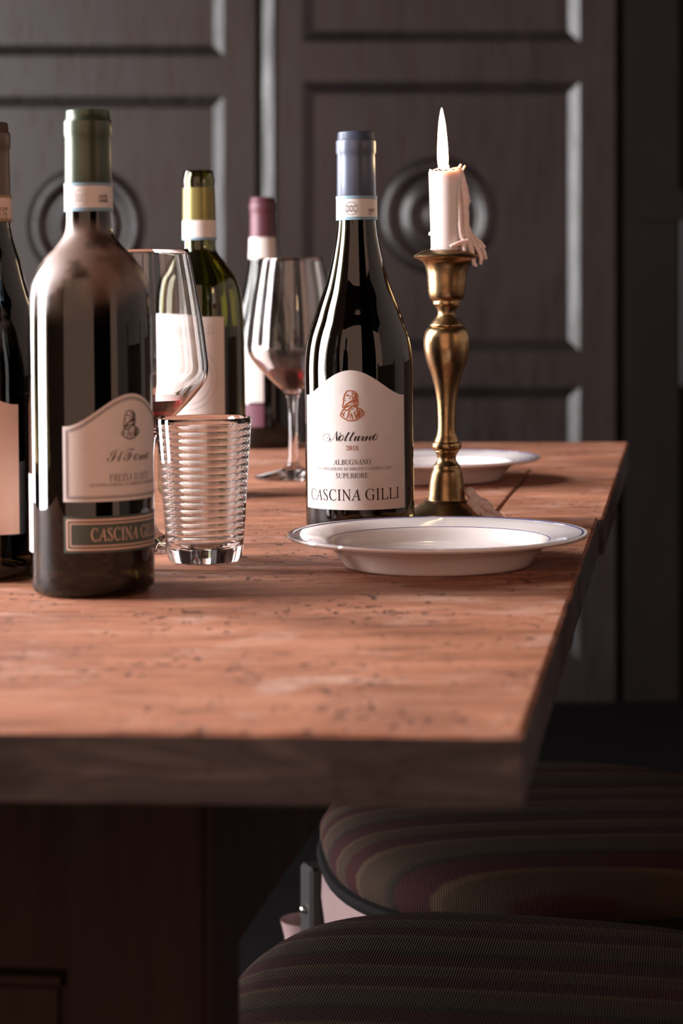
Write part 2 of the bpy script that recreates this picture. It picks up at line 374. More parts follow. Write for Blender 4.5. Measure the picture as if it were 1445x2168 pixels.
plank(-0.004, uJ - 0.0005, vC + 0.0014, vD - G, M['wood3'], seed=4, dz=-0.0006); plank(uJ + 0.0005, WID, vC + 0.0014, vD - G, M['wood2'], seed=5, dz=-0.0006)
plank(-0.004, WID, vD + G, LEN, M['wood3'], seed=6, dz=-0.0004)
# legs and rails under the top
def hexa(bm, q, z0, z1):
    a = [bm.verts.new((*p, z0)) for p in q]; b = [bm.verts.new((*p, z1)) for p in q]
    bm.faces.new(a[::-1]); bm.faces.new(b)
    for i in range(4): bm.faces.new((a[i], a[(i + 1) % 4], b[(i + 1) % 4], b[i]))
def quad(u0, u1, v0, v1):
    return [tp(u, v, 0).xy[:] for u, v in ((u0, v0), (u1, v0), (u1, v1), (u0, v1))]
zu = TOP - THK - 0.004
vL = 0.125; uL0 = 0.158; uL1 = uL0 + 0.071
for (ua, ub, va, vb) in ((uL0, uL1, vL, vL + 0.075), (WID - uL1, WID - uL0, vL, vL + 0.075), (uL0, uL1, LEN - vL - 0.075, LEN - vL), (WID - uL1, WID - uL0, LEN - vL - 0.075, LEN - vL)):
    bm = bmesh.new(); hexa(bm, quad(ua, ub, va, vb), 0, zu); bmesh.ops.bevel(bm, geom=list(bm.edges), offset=0.004, segments=2, affect='EDGES')
    link('leg', bm, M['leg'], table, sharp=50)
zb = 0.601
def apron(u0, u1, v0, v1):
    bm = bmesh.new(); hexa(bm, quad(u0, u1, v0, v1), zb, zu); link('apron', bm, M['leg'], table, smooth=False)
apron(uL1 + 0.001, WID - uL1 - 0.001, vL + 0.02, vL + 0.045); apron(uL1 + 0.001, WID - uL1 - 0.001, LEN - vL - 0.045, LEN - vL - 0.02)
apron(uL0 + 0.001, uL0 + 0.028, vL + 0.076, LEN - vL - 0.076); apron(WID - uL0 - 0.028, WID - uL0 - 0.001, vL + 0.076, LEN - vL - 0.076)
bm = bmesh.new(); hexa(bm, quad(uL1 + 0.001, WID - uL1 - 0.001, vL + 0.006, vL + 0.047), zb - 0.085, zb - 0.001)
bmesh.ops.bevel(bm, geom=list(bm.edges), offset=0.004, segments=2, affect='EDGES'); link('lower_rail', bm, M['leg'], table)

# ------------------------------------------------------------------ text and marks on cylinders
SC = {'I': 0x2110, 'F': 0x2131, 'o': 0x2134, 'N': 0x1D4A9}
def to_script(s): return ''.join(chr(SC[c]) if c in SC else (chr(0x1D4B6 + ord(c) - 97) if c.islower() else c) for c in s)
def to_roman(s): return ''.join(chr(0x1D434 + ord(c) - 65) if 'A' <= c <= 'Z' else (chr(0x1D7CE + ord(c) - 48) if c.isdigit() else c) for c in s)
_tc = {}
def text2d(body, style='roman'):
    key = (body, style)
    if key in _tc: return _tc[key]
    cu = bpy.data.curves.new('txt', 'FONT'); cu.size = 1.0; cu.resolution_u = 4
    cu.body = to_roman(body) if style == 'roman' else (to_script(body) if style == 'script' else body)
    if style == 'script': cu.space_character = 0.80
    if style == 'roman' and body.isdigit(): cu.offset = -0.012
    o = bpy.data.objects.new('txt', cu); COL.objects.link(o)
    dg = bpy.context.evaluated_depsgraph_get(); me = bpy.data.meshes.new_from_object(o.evaluated_get(dg))
    sh = 0.275 if (style == 'roman' and not body.isdigit()) else 0.0
    vs = [(v.co.x - sh * v.co.y, v.co.y) for v in me.vertices]; fs = [tuple(p.vertices) for p in me.polygons]
    bpy.data.objects.remove(o); bpy.data.curves.remove(cu); bpy.data.meshes.remove(me)
    x0 = min(v[0] for v in vs); x1 = max(v[0] for v in vs)
    vs = [((x - x0) / (x1 - x0), y) for x, y in vs]
    _tc[key] = (vs, fs); return _tc[key]
class Bot:
    """a bottle's axis, so that picture columns and rows can be carried onto its real surface"""
    def __init__(s, px, py, R):
        p = table_pt(px, py); s.x, s.y, s.z, s.R, s.s = p.x, p.y, p.z, R, F / p.y; s.loc = p
    def at(s, px, py, R=None):
        R = R or s.R; a = 0.0; z = 0.1
        for _ in range(8):
            d = s.y - R * math.cos(a); z = CAMZ - (py - HZ) * d / F - s.z - K * R * math.sin(a)
            q = ((px - CX) * d / F - s.x + K * z) / R
            a = math.asin(max(-0.9999, min(0.9999, q)))
        return a, z
    def z_at(s, py, a, R=None):
        R = R or s.R; d = s.y - R * math.cos(a)
        return CAMZ - (py - HZ) * d / F - s.z - K * R * math.sin(a)
def cyl(R, a, z): return Vector((R * math.sin(a), -R * math.cos(a), z))
def put_text(name, body, style, R, a0, a1, z0, cap, mat, parent, slope=0.0):
    vs, fs = text2d(body, style); bm = bmesh.new()
    ymax = 0.70 if style != 'script' else 0.72
    V = []
    for x, y in vs:
        V.append(bm.verts.new((x * (a1 - a0) * R, y / ymax * cap + slope * (x - 0.5), 0)))
    for f in fs:
        try: bm.faces.new([V[i] for i in f])
        except ValueError: pass
    long = [e for e in bm.edges if e.calc_length() > 0.0035]
    if long: bmesh.ops.subdivide_edges(bm, edges=long, cuts=3)
    bmesh.ops.triangulate(bm, faces=bm.faces)
    for v in bm.verts: v.co = cyl(R, a0 + v.co.x / R, z0 + v.co.y)
    me = bpy.data.meshes.new(name); bm.to_mesh(me); bm.free(); me.materials.append(mat)
    o = bpy.data.objects.new(name, me); COL.objects.link(o); o.parent = parent; return o
def strokes(name, lines, R, a_c, mat, parent):
    """lines: list of (list of (u, z), width); u in metres along the surface"""
    bm = bmesh.new()
    for pts, wd in lines:
        L = []
        for i, p in enumerate(pts):
            a = pts[max(i - 1, 0)]; b = pts[min(i + 1, len(pts) - 1)]
            dx, dy = b[0] - a[0], b[1] - a[1]; n = math.hypot(dx, dy) or 1e-9
            ox, oy = -dy / n * wd / 2, dx / n * wd / 2
            L.append((bm.verts.new(cyl(R, a_c + (p[0] + ox) / R, p[1] + oy)), bm.verts.new(cyl(R, a_c + (p[0] - ox) / R, p[1] - oy))))
        for p, q in zip(L, L[1:]): bm.faces.new((p[0], q[0], q[1], p[1]))
    me = bpy.data.meshes.new(name); bm.to_mesh(me); bm.free(); me.materials.append(mat)
    o = bpy.data.objects.new(name, me); COL.objects.link(o); o.parent = parent; return o
def arch(t, zc, rise):                # t in -1..1 across the label: flat shelf, S-curve up to the crown
    t = min(1.0, abs(t) / 0.97); return zc + rise * (0.5 + 0.5 * math.cos(math.pi * t)) ** 0.92
def label_mesh(name, R, a0, a1, zb_fn, zt_fn, mat, parent, n=72):
    bm = bmesh.new(); T = 0.00018; cols = []
    for i in range(n + 1):
        a = a0 + (a1 - a0) * i / n; c = []
        for r in (R, R - T):
            c.append((bm.verts.new(cyl(r, a, zb_fn(a))), bm.verts.new(cyl(r, a, zt_fn(a)))))
        cols.append(c)
    for p, q in zip(cols, cols[1:]):
        bm.faces.new((p[0][0], q[0][0], q[0][1], p[0][1])); bm.faces.new((p[0][1], q[0][1], q[1][1], p[1][1])); bm.faces.new((p[0][0], p[1][0], q[1][0], q[0][0]))
    for p in (cols[0], cols[-1]): bm.faces.new((p[0][0], p[0][1], p[1][1], p[1][0]))
    return link(name, bm, mat, parent, sharp=60)
PORTRAIT = [([(345,900),(300,860),(310,780),(325,700),(345,600),(332,550),(350,470),(385,390),(390,340),(440,270),(500,195),(560,180),(650,185),(740,195),(830,230),(890,290),(930,360),(952,450),(930,520),(960,620),(950,720),(920,800),(900,870)],36),
 ([(345,900),(390,850),(430,780),(500,720),(580,670),(660,620),(720,610)],44),([(450,368),(520,358),(570,392)],36),([(480,402),(545,408)],26),([(380,500),(430,520)],26),([(376,590),(455,583)],24),
 ([(610,380),(640,440),(600,500),(560,530)],20),([(700,240),(722,320),(700,400),(742,450),(722,520),(690,580)],30),([(790,240),(770,300),(840,330),(830,400),(800,470),(832,520),(790,560),(720,610)],40),
 ([(870,300),(884,400),(862,470),(900,560),(840,600)],44),([(430,760),(560,690),(680,640),(800,612),(940,622)],44),([(430,880),(540,840),(640,780),(740,690),(850,645)],22),([(380,930),(430,850),(520,805),(640,790)],36),
 ([(560,950),(640,880),(740,800),(850,770),(930,740)],40),([(760,830),(850,842),(915,862)],70),([(780,690),(840,720),(872,650)],34),([(375,950),(440,1005),(520,980),(600,910),(700,850)],46),
 ([(345,930),(280,1030),(200,1195),(300,1290),(420,1370),(540,1420),(690,1430),(850,1400),(1000,1320),(1110,1240),(1200,1140),(1140,1040),(1050,940),(940,910),(900,870)],40),
 ([(600,980),(560,1100),(530,1200),(480,1340)],44),([(640,1120),(690,1220),(730,1380)],44),([(620,1180),(605,1370)],26),([(820,1030),(800,1130),(842,1210),(880,1340)],44),([(900,920),(932,1080),(920,1200),(880,1300)],50),
 ([(1000,980),(1012,1120),(980,1290)],60),([(1060,960),(1110,1080),(1050,1210)],30),([(380,1060),(330,1180),(370,1240)],30),([(280,1120),(330,1230)],30),([(650,960),(760,930)],34)]
def portrait(R, a_c, zc, h, mat, parent):
    k = h / 1250.0
    strokes('portrait', [([((x - 690) * k, zc - (y - 805) * k) for x, y in spline(p, 3)], wd * k * 1.15) for p, wd in PORTRAIT], R, a_c, mat, parent)

# ------------------------------------------------------------------ wine bottles
def bottle(b, prof, label, capsule=None, lip=None, glass_mat=None, fill=None, group='wine bottles on the table'):
    """prof: (picture row, half width in px) from the mouth down; capsule: (bottom row, material); fill: row of the wine's surface"""
    t = thing('wine_bottle', label, 'bottle', b.loc, (0, -K, 0), group)
    k = 1 / b.s; yb = b.py
    P = [(w_ * k, (yb - y) * k) for y, w_ in prof]               # top -> bottom, outer
    zc = (yb - capsule[0]) * k if capsule else 1e9
    out = [(r - (0.0005 if z > zc - 1e-6 else 0), z) for r, z in P]
    R = b.R
    heel = [(R, 0.006), (R - 0.0012, 0.0028), (R - 0.005, 0.0), (R - 0.010, 0.0), (R - 0.016, 0.006), (0, 0.020)]
    out = out[:-1] + [(R, 0.012)] + heel
    th = 0.0028
    inn = [(max(r - th, 0.0085), z) for r, z in out if z > 0.02 and z < (yb - prof[0][0]) * k - 0.001]
    lip_in = [(inn[0][0], out[0][1])]
    chain = [(0, 0.020)] + heel[-2::-1] + [(R, 0.012)] + out[:-len(heel) - 1][::-1] + lip_in + inn + [(R - th - 0.004, 0.016), (R * 0.45, 0.022), (0, 0.027)]
    link('glass', lathe(chain, 80), glass_mat or M['glass_dark'], t, sharp=55)
    zf = (yb - fill) * k
    wp = [(r - 0.00005, z) for r, z in inn if z < zf]
    wr = wp[0][0]
    link('wine', lathe([(0, zf), (wr, zf)] + wp + [(R - th - 0.0045, 0.0165), (R * 0.45, 0.0228), (0, 0.0278)], 64), M['wine_dark'], t)
    if capsule:
        cp = [(r, z) for r, z in P if z >= zc - 1e-6]
        link('capsule', lathe([(0, cp[0][1] + 0.0002)] + cp + [(cp[-1][0] - 0.0004, cp[-1][1]), (cp[-1][0] - 0.0004, cp[-1][1] + 0.004)], 72), capsule[1], t, sharp=50)
        if lip:                                                   # cut foil: open mouth of bare glass above it
            pass
    return t
def ring_band(name, b, y0, y1, hw, mat, parent, inset=0.0):
    k = 1 / b.s; z1, z0 = (b.py - y0) * k, (b.py - y1) * k; r0 = hw[0] * k + 0.0003 + inset; r1 = hw[1] * k + 0.0003 + inset
    return link(name, lathe([(r0 - 0.0003, z1), (r0, z1), (r1, z0), (r1 - 0.0003, z0)], 72), mat, parent, sharp=60)
def make_bot(px, py, hwpx):
    p = table_pt(px, py); b = Bot(px, py, hwpx * p.y / F); b.py = py; return b
BURG = [(279, 36.5), (281, 38.6), (296, 39.8), (298, 42.4), (301, 43), (324, 43), (328, 40.8), (340, 41), (415, 42), (416, 41.4), (466, 41.4)]
BURG2 = spline([(466, 41.4), (490, 43.5), (520, 48.5), (560, 57), (600, 68), (640, 82.5), (670, 93), (700, 103.5), (730, 110.5), (760, 114), (785, 115), (820, 115)], 4)[1:] + [(1122, 115)]
def burgundy(b, y0, sc, swell=0.0):   # the same bottle at another scale: rows measured from the mouth
    f = lambda y: y0 + (y - 279) * sc
    return [(f(y), w_ * sc * (1 + swell * max(0, min(1, (y - 466) / 60)) * max(0, min(1, (760 - y) / 150)))) for y, w_ in BURG + BURG2[:-1]] + [(b.py, b.R * b.s)]

# --- the burgundy bottle in focus
b = make_bot(762.5, 1121, 115)
t = bottle(b, BURG + BURG2[:-1] + [(1121, 115)], 'dark red-wine bottle with slate blue capsule and arched cream label behind the plate', (416, M['cap_blue']), fill=487)
ring_band('neck_band', b, 416, 466, (42.3, 43), M['paper'], t)
for q0, q1 in ((415.5, 422), (460, 466.5)): ring_band('band_edge', b, q0, q1, (42.5, 42.7), M['band_blue'], t, 0.0002)
RN = 43.0 / b.s + 0.00035
zb_, zc_ = b.z_at(448, 0, RN), b.z_at(434, 0, RN)
aa = [b.at(x, 441, RN)[0] for x in (733, 752.5)]
put_text('band_lettering', 'DOC', 'sans', RN + 0.0001, aa[0], aa[1], zb_, zc_ - zb_, M['ink_grey'], t)
am = (aa[0] + aa[1]) / 2; rc = 0.0049
strokes('band_ring', [([(rc * 1.02 * math.cos(q), (zb_ + zc_) / 2 + rc * math.sin(q)) for q in [2 * math.pi * i / 36 for i in range(37)]], 0.0003)], RN + 0.0001, am, M['ink_grey'], t)
a2 = b.at(779, 441, RN)[0]
put_text('band_lettering', 'AB1', 'sans', RN + 0.0001, a2, a2 + 0.42, b.z_at(447.5, a2, RN), 0.0022, M['ink'], t)
put_text('band_lettering', '17', 'sans', RN + 0.0001, a2 + 0.02, a2 + 0.22, b.z_at(455, a2, RN), 0.0021, M['ink'], t)
# capsule seam
k = 1 / b.s
strokes('capsule_seam', [([(0, (b.py - y) * k) for y in (340, 360, 380, 400, 414)], 0.00035)], 42.2 * k + 0.0001, b.at(749, 380, 42 * k)[0], M['line'], t)
RL = b.R + 0.0003
aL, aR = b.at(650.5, 960, RL)[0], b.at(855.5, 960, RL)[0]; ac, hw = (aL + aR) / 2, (aR - aL) / 2
z_bot = b.z_at(1080, ac, RL); z_cor = (b.z_at(838, aL, RL) + b.z_at(833, aR, RL)) / 2; z_pk = b.z_at(784, ac, RL)
tilt = 0.0
lab = label_mesh('label', RL, aL, aR, lambda a: z_bot, lambda a: arch((a - ac) / hw, z_cor, z_pk - z_cor), M['paper'], t)
RT = RL + 0.00012
def line(bb, par, body, style, x0, x1, ybase, ycap, mat, R, slope=0.0):
    ym = (ybase + ycap) / 2; p0, p1 = bb.at(x0, ym, R)[0], bb.at(x1, ym, R)[0]; m_ = (p0 + p1) / 2
    z0 = bb.z_at(ybase, m_, R); return put_text('lettering', body, style, R, p0, p1, z0, bb.z_at(ycap, m_, R) - z0, mat, par, slope)
portrait(RT, b.at(744, 860, RT)[0], b.z_at(859, b.at(744, 860, RT)[0], RT), 0.0225, M['rust'], lab)
line(b, lab, 'Notturno', 'script', 696, 799, 934, 909, M['ink'], RT, 0.0006)
swash = [(410, 893), (385, 899), (352, 892), (330, 868), (332, 838), (356, 818), (386, 820), (398, 842), (384, 862), (360, 862)]
strokes('swash', [([((p_ - b.at(705, 925, RT)[0]) * RT, q_) for p_, q_ in (b.at(620 + x / 5.16, 760 + y / 5.16, RT) for x, y in spline(swash, 4))], 0.00028)], RT, b.at(705, 925, RT)[0], M['ink'], lab)
line(b, lab, '2018', 'roman', 732, 757.5, 953.5, 943.5, M['rust'], RT)
line(b, lab, 'ALBUGNANO', 'roman', 706, 784, 984, 973, M['ink'], RT, 0.0004)
line(b, lab, 'DENOMINAZIONE DI ORIGINE CONTROLLATA', 'roman', 670, 828, 996, 989.5, M['ink_grey'], RT, 0.0006)
line(b, lab, 'SUPERIORE', 'roman', 711, 779.5, 1012.5, 1001.5, M['ink'], RT, 0.0004)
line(b, lab, 'CASCINA GILLI', 'roman', 659, 844.5, 1060, 1036, M['ink'], RT, 0.0012)

# --- the dusty straight-sided bottle at front left
b = make_bot(197, 1252, 130.5)
PF = [(233, 42), (235, 45.5), (253, 47), (256, 50.3), (260, 51), (287, 51), (292, 49), (330, 49.2), (388, 50.2), (390, 49.4), (449, 49.2)]
PF2 = spline([(449, 49.2), (470, 49.3), (485, 50), (500, 55), (520, 70), (545, 93.5), (570, 111), (600, 123.5), (640, 128.5), (700, 129.8), (800, 130.5)], 4)[1:]
t = bottle(b, PF + PF2 + [(1252, 130.5)], 'dusty dark wine bottle with olive green capsule and bordered arched label, front left', (390, M['cap_green']), glass_mat=M['glass_dusty'], fill=472)
ring_band('neck_band', b, 389, 448, (50.2, 50.6), M['paper'], t)
for q0, q1 in ((388.5, 395), (441, 448.5)): ring_band('band_edge', b, q0, q1, (50.3, 50.5), M['band_blue'], t, 0.0002)
RN = 50.6 / b.s + 0.00035
zb_, zc_ = b.z_at(427, 0, RN), b.z_at(410, 0, RN); aa = [b.at(x, 418, RN)[0] for x in (158, 178)]; am = sum(aa) / 2
put_text('band_lettering', 'DOC', 'sans', RN + 0.0001, aa[0], aa[1], zb_, zc_ - zb_, M['ink_pale'], t)
strokes('band_ring', [([(rc * 1.02 * math.cos(q), (zb_ + zc_) / 2 + rc * math.sin(q)) for q in [2 * math.pi * i / 36 for i in range(37)]], 0.0003)], RN + 0.0001, am, M['ink_pale'], t)
a2 = b.at(209, 418, RN)[0]
put_text('band_lettering', 'AEB', 'sans', RN + 0.0001, a2, a2 + 0.42, b.z_at(419, a2, RN), 0.0022, M['ink'], t)
put_text('band_lettering', '0888', 'sans', RN + 0.0001, a2, a2 + 0.45, b.z_at(428, a2, RN), 0.0020, M['ink'], t)
RL = b.R + 0.0003; RT = RL + 0.00012
aL = b.at(133, 980, RL)[0]; ac = b.at(277, 840, RL)[0]; hw = ac - aL; aR = ac + hw
z_bot = b.z_at(1063, aL, RL); z_cor = b.z_at(903, aL, RL); z_pk = b.z_at(833, ac, RL)
lab = label_mesh('label', RL, aL, aR, lambda a: z_bot, lambda a: arch((a - ac) / hw, z_cor, z_pk - z_cor), M['paper'], t)
def frame_line(d, wd, mat):
    W = hw * RL - d; pts = [(-W, z_bot + d)] + [(W * i / 30, arch(i / 30 * W / (hw * RL), z_cor, z_pk - z_cor) - d * 1.1) for i in range(-30, 31)] + [(W, z_bot + d)]
    pts += [(W - 2 * W * i / 20, z_bot + d) for i in range(1, 21)]
    strokes('border_line', [(pts, wd)], RT, ac, mat, lab)
frame_line(0.0023, 0.0006, M['ink_grey']); frame_line(0.0034, 0.0003, M['ink_grey'])
portrait(RT, ac - 0.01, b.z_at(899, ac, RT), 0.0172, M['ink'], lab)
def centred(body, style, half, ybase, ycap, xref, mat, par):
    a = b.at(xref, (ybase + ycap) / 2, RT)[0]; z0 = b.z_at(ybase, a, RT)
    put_text('lettering', body, style, RT, ac - half, ac + half, z0, b.z_at(ycap, a, RT) - z0, mat, par)
centred('Il Forno', 'script', 0.44, 978, 952, 236, M['ink_grey'], lab)
centred("FREISA D'ASTI", 'roman', 0.40, 1019, 1004, 240, M['ink_grey'], lab)
centred('DENOMINAZIONE DI ORIGINE CONTROLLATA', 'roman', 0.71, 1031, 1024, 200, M['ink_grey'], lab)
aL2 = b.at(135, 1130, RL)[0]; hw2 = ac - aL2; zg1, zg0 = b.z_at(1094, aL2, RL), b.z_at(1171, aL2, RL)
lb2 = label_mesh('lower_label', RL, aL2, ac + hw2, lambda a: zg0, lambda a: zg1, M['band_green'], t)
for d, wd in ((0.0021, 0.0011), (0.0042, 0.0008)):
    W = hw2 * RL - d; pts = [(-W, zg0 + d), (-W, zg1 - d)] + [(W * i / 20, zg1 - d) for i in range(-20, 21)] + [(W, zg0 + d)] + [(-W * i / 20, zg0 + d) for i in range(-20, 21)]
    strokes('border_line', [(pts, wd)], RT, ac, M['paper_peach'], lb2)
centred('CASCINA GILLI', 'roman', 0.70, 1146, 1119, 200, M['paper_peach'], lb2)
aB = b.at(70, 1090, RL)[0]
label_mesh('back_label', RL, aB - 1.9, aB, lambda a: b.z_at(1170, aB, RL), lambda a: b.z_at(1005, aB, RL), M['paper'], t, 40)

# --- the sloping bottle cut by the left border
b = make_bot(-18, 1218, 134.5)
PL = burgundy(b, 260, 1.1683, 0.16)
t = bottle(b, PL, 'dark sloping wine bottle with brown capsule behind the dusty bottle at left border', (419.3, M['cap_brown']), fill=490)
k = 1 / b.s
ring_band('neck_band', b, 415, 470, (49.8, 50.6), M['paper_peach'], t)
for q0, q1 in ((414.5, 420), (464, 470.5)): ring_band('band_edge', b, q0, q1, (50.0, 50.4), M['band_gold'], t, 0.0002)
RN = 50.6 * k + 0.00045
a1 = b.at(15, 445, RN)[0]
put_text('band_lettering', '1229', 'sans', RN, a1 - 0.55, a1, b.z_at(447, a1, RN), 0.0024, M['ink'], t)
put_text('band_lettering', '0,75L', 'sans', RN, a1 - 0.42, a1 + 0.05, b.z_at(456, a1, RN), 0.0019, M['ink'], t)
put_text('band_lettering', 'Cuneo', 'sans', RN, a1 - 0.36, a1 + 0.05, b.z_at(461.5, a1, RN), 0.0012, M['ink'], t)
RL = b.R + 0.0003; aR = b.at(40, 1000, RL)[0]; z_bot = b.z_at(1130, aR, RL); z_cor = b.z_at(856, aR, RL); hw = 1.16; ac = aR - hw
label_mesh('label', RL, aR - 2 * hw, aR, lambda a: z_bot, lambda a: arch((a - ac) / hw, z_cor, 0.0185), M['paper_peach'], t)

# --- the opened green bottle
b = make_bot(428, 1048, 93.5)
PG = [(361, 29), (363, 31.5), (374, 32.5), (377, 34), (386, 34.2), (392, 33.4), (397, 33), (398, 33), (468, 34.2), (470, 33.6)]
PG2 = spline([(470, 33.6), (500, 34), (525, 34.5), (538, 40), (560, 57), (580, 71), (600, 82), (630, 88.5), (670, 91.5), (720, 93), (800, 93.5)], 4)[1:]
t = bottle(b, PG + PG2 + [(1048, 93.5)], 'opened green wine bottle with plain white square label behind the wine glass', None, glass_mat=M['glass_green'], fill=690)
k = 1 / b.s
link('cut_foil', lathe([(r * k + 0.0005, (b.py - y) * k) for y, r in ((398, 33), (430, 33.7), (468, 34.2))] + [(34.2 * k + 0.0001, (b.py - 468) * k), (33 * k + 0.0001, (b.py - 398) * k)], 72, closed=True), M['cap_gold'], t, sharp=50)
ring_band('neck_band', b, 467, 508, (35, 35.6), M['paper'], t); ring_band('band_edge', b, 503, 508.5, (35.5, 35.6), M['band_blue'], t, 0.0002)
RL = b.R + 0.0003; aR = b.at(475, 780, RL)[0]; ac = b.at(392, 780, RL)[0]; hw = aR - ac
lab = label_mesh('label', RL, aR - 2 * hw, aR, lambda a: b.z_at(902, aR, RL), lambda a: b.z_at(670, aR, RL), M['paper'], t)
RT = RL + 0.00015
put_text('lettering', 'CASCINA GILLI', 'roman', RT, ac - 0.62, ac + 0.66, b.z_at(709, ac, RT), 0.0072, M['ink_pale'], lab)
strokes('watermark', [([(r_ * math.cos(q), b.z_at(800, ac, RT) + r_ * math.sin(q)) for q in [2 * math.pi * i / 40 for i in range(41)]], 0.0006) for r_ in (0.029, 0.024)], RT, ac, M['ink_pale'], lab)

# --- the plum-capped bottle at the back edge
b = make_bot(560, 946, 72.2)
PP = burgundy(b, 418, (946 - 418) / (1121 - 279.0))
sc = (946 - 418) / 842.0
t = bottle(b, PP, 'distant dark wine bottle with plum capsule at the back edge of the table', (418 + (415 - 279) * sc + 0.3, M['cap_plum']), fill=560)
ring_band('neck_band', b, 503, 548, (26.8, 29), M['paper'], t)
RL = b.R + 0.0003; aR = b.at(557, 800, RL)[0]
label_mesh('label', RL, aR - 1.9, aR, lambda a: b.z_at(852, aR, RL), lambda a: b.z_at(735, aR, RL), M['paper'], t)
label_mesh('lower_label', RL, aR - 1.9, aR, lambda a: b.z_at(904, aR, RL), lambda a: b.z_at(856, aR, RL), M['plum_label'], t)

# ------------------------------------------------------------------ wine glasses
def wine_glass(px, py, label, level, rz=0.0):
    p = table_pt(px, py)
    t = thing('wine_glass', label, 'glass', p, (0, -K, 0), 'wine glasses on the table')
    o = [(0.0385, 0.0012), (0.0383, 0.0022), (0.030, 0.0045), (0.018, 0.0075), (0.009, 0.0105), (0.0052, 0.017), (0.0042, 0.030), (0.0040, 0.050), (0.0043, 0.068), (0.0062, 0.080), (0.011, 0.0865),
         (0.0225, 0.0975), (0.0345, 0.110), (0.0418, 0.120), (0.0440, 0.1285), (0.0432, 0.140), (0.0400, 0.165), (0.0352, 0.192), (0.0306, 0.2148)]
    o = [(0, 0.0), (0.036, 0.0), (0.038, 0.0004)] + spline(o, 4)
    th = 0.0011
    inn = spline([(0.0306 - 0.0006, 0.2150), (0.0352 - 0.0008, 0.192), (0.040 - th, 0.165), (0.0432 - th, 0.140), (0.0440 - th, 0.1285), (0.0418 - th - 0.0001, 0.1203), (0.0345 - th, 0.1112), (0.0225 - th, 0.0992), (0.0108, 0.0889), (0.005, 0.0855), (0, 0.0848)], 4)
    link('bowl', lathe(o + [(0.0303, 0.2153)] + inn, 72), M['glass_clear'], t, sharp=60)
    wp = [(max(r - 0.00015, 0), z + 0.0001) for r, z in inn if z < level]
    link('red_wine', lathe([(0, level), (wp[0][0] + 0.0006, level)] + wp, 64), M['wine'], t, sharp=50)
    return t
wine_glass(316, 1160, 'wine glass with a little red wine just behind the dusty dark bottle', 0.1075)
wine_glass(621, 1012, 'wine glass with red wine standing farther back, left of the blue capped bottle', 0.1055)

# ------------------------------------------------------------------ ribbed tumbler
p = table_pt(434, 1187); k = p.y / F
t = thing('ribbed_tumbler', 'empty clear tumbler with fine horizontal ribs beside the dusty bottle', 'tumbler', p, (0, -K, 0))
H = 304 * k; r0, r1 = 79 * k, 102.5 * k
def ro(z): return r0 + (r1 - r0) * (z / H)
out = [(0, 0.0012), (r0 - 0.007, 0.001), (r0 - 0.004, 0.0), (r0 - 0.0015, 0.0006), (r0 - 0.0002, 0.0028), (ro(0.010), 0.010)] + [(ro(z), z) for z in (0.016, 0.05, H - 0.002)] + [(r1 - 0.0004, H - 0.0004), (r1 - 0.001, H)]
inn = [(r1 - 0.0017, H - 0.0007)]
nr = 17; zt, zl = H - 0.0035, 0.0135; stp = (zt - zl) / nr
for i in range(nr):
    for f_, d in ((0.0, 0.0), (0.14, 0.55), (0.32, 0.9), (0.5, 1.0), (0.68, 0.9), (0.86, 0.55)):
        z = zt - (i + f_) * stp; inn.append((ro(z) - 0.0022 - 0.00055 * (1 - d) , z))
inn += [(ro(zl) - 0.0032, zl), (ro(0.0115) - 0.0048, 0.0112), (r0 - 0.009, 0.0098), (0, 0.0095)]
link('tumbler_glass', lathe(out + inn, 96), M['glass_clear'], t, sharp=35)

# ------------------------------------------------------------------ plates
def plate(px, py, label, dz=0.0):
    p = table_pt(px, py); p.z += dz + 0.0005
    t = thing('dinner_plate', label, 'plate', p, (0, -K, 0), 'white plates with blue lines')
    under = [(0, 0.003), (0.055, 0.0028), (0.058, 0.0), (0.0615, 0.0), (0.0635, 0.002), (0.0665, 0.0065), (0.071, 0.0115), (0.0765, 0.0145), (0.087, 0.0172), (0.0975, 0.0186)]
    rim = [(0.0998, 0.0194), (0.1006, 0.0206), (0.1000, 0.0216), (0.0985, 0.0217)]
    top = [(0.088, 0.0199), (0.0775, 0.0176), (0.0745, 0.0166), (0.0715, 0.0146), (0.0675, 0.0098), (0.0635, 0.0072), (0.055, 0.0063), (0.03, 0.0060), (0, 0.0060)]
    link('plate_body', lathe(spline(under, 3) + rim + spline(top, 3), 128), M['china'], t, sharp=50)
    for r, wd, z in ((0.0968, 0.0011, 0.02145), (0.0750, 0.0007, 0.01675)):
        sl = (0.0199 - 0.0176) / 0.0105 * wd / 2
        bm = lathe([(r - wd / 2, z - sl + 0.00022), (r + wd / 2, z + sl + 0.00022), (r + wd / 2, z + sl - 0.0002), (r - wd / 2, z - sl - 0.0002)], 128, closed=True)
        link('blue_line', bm, M['blue_line'], t, sharp=60)
    return t
plate(926, 1196, 'white plate with two thin blue lines nearest the front edge')
plate(922, 1016, 'white plate with blue rim line farther back behind the candlestick')

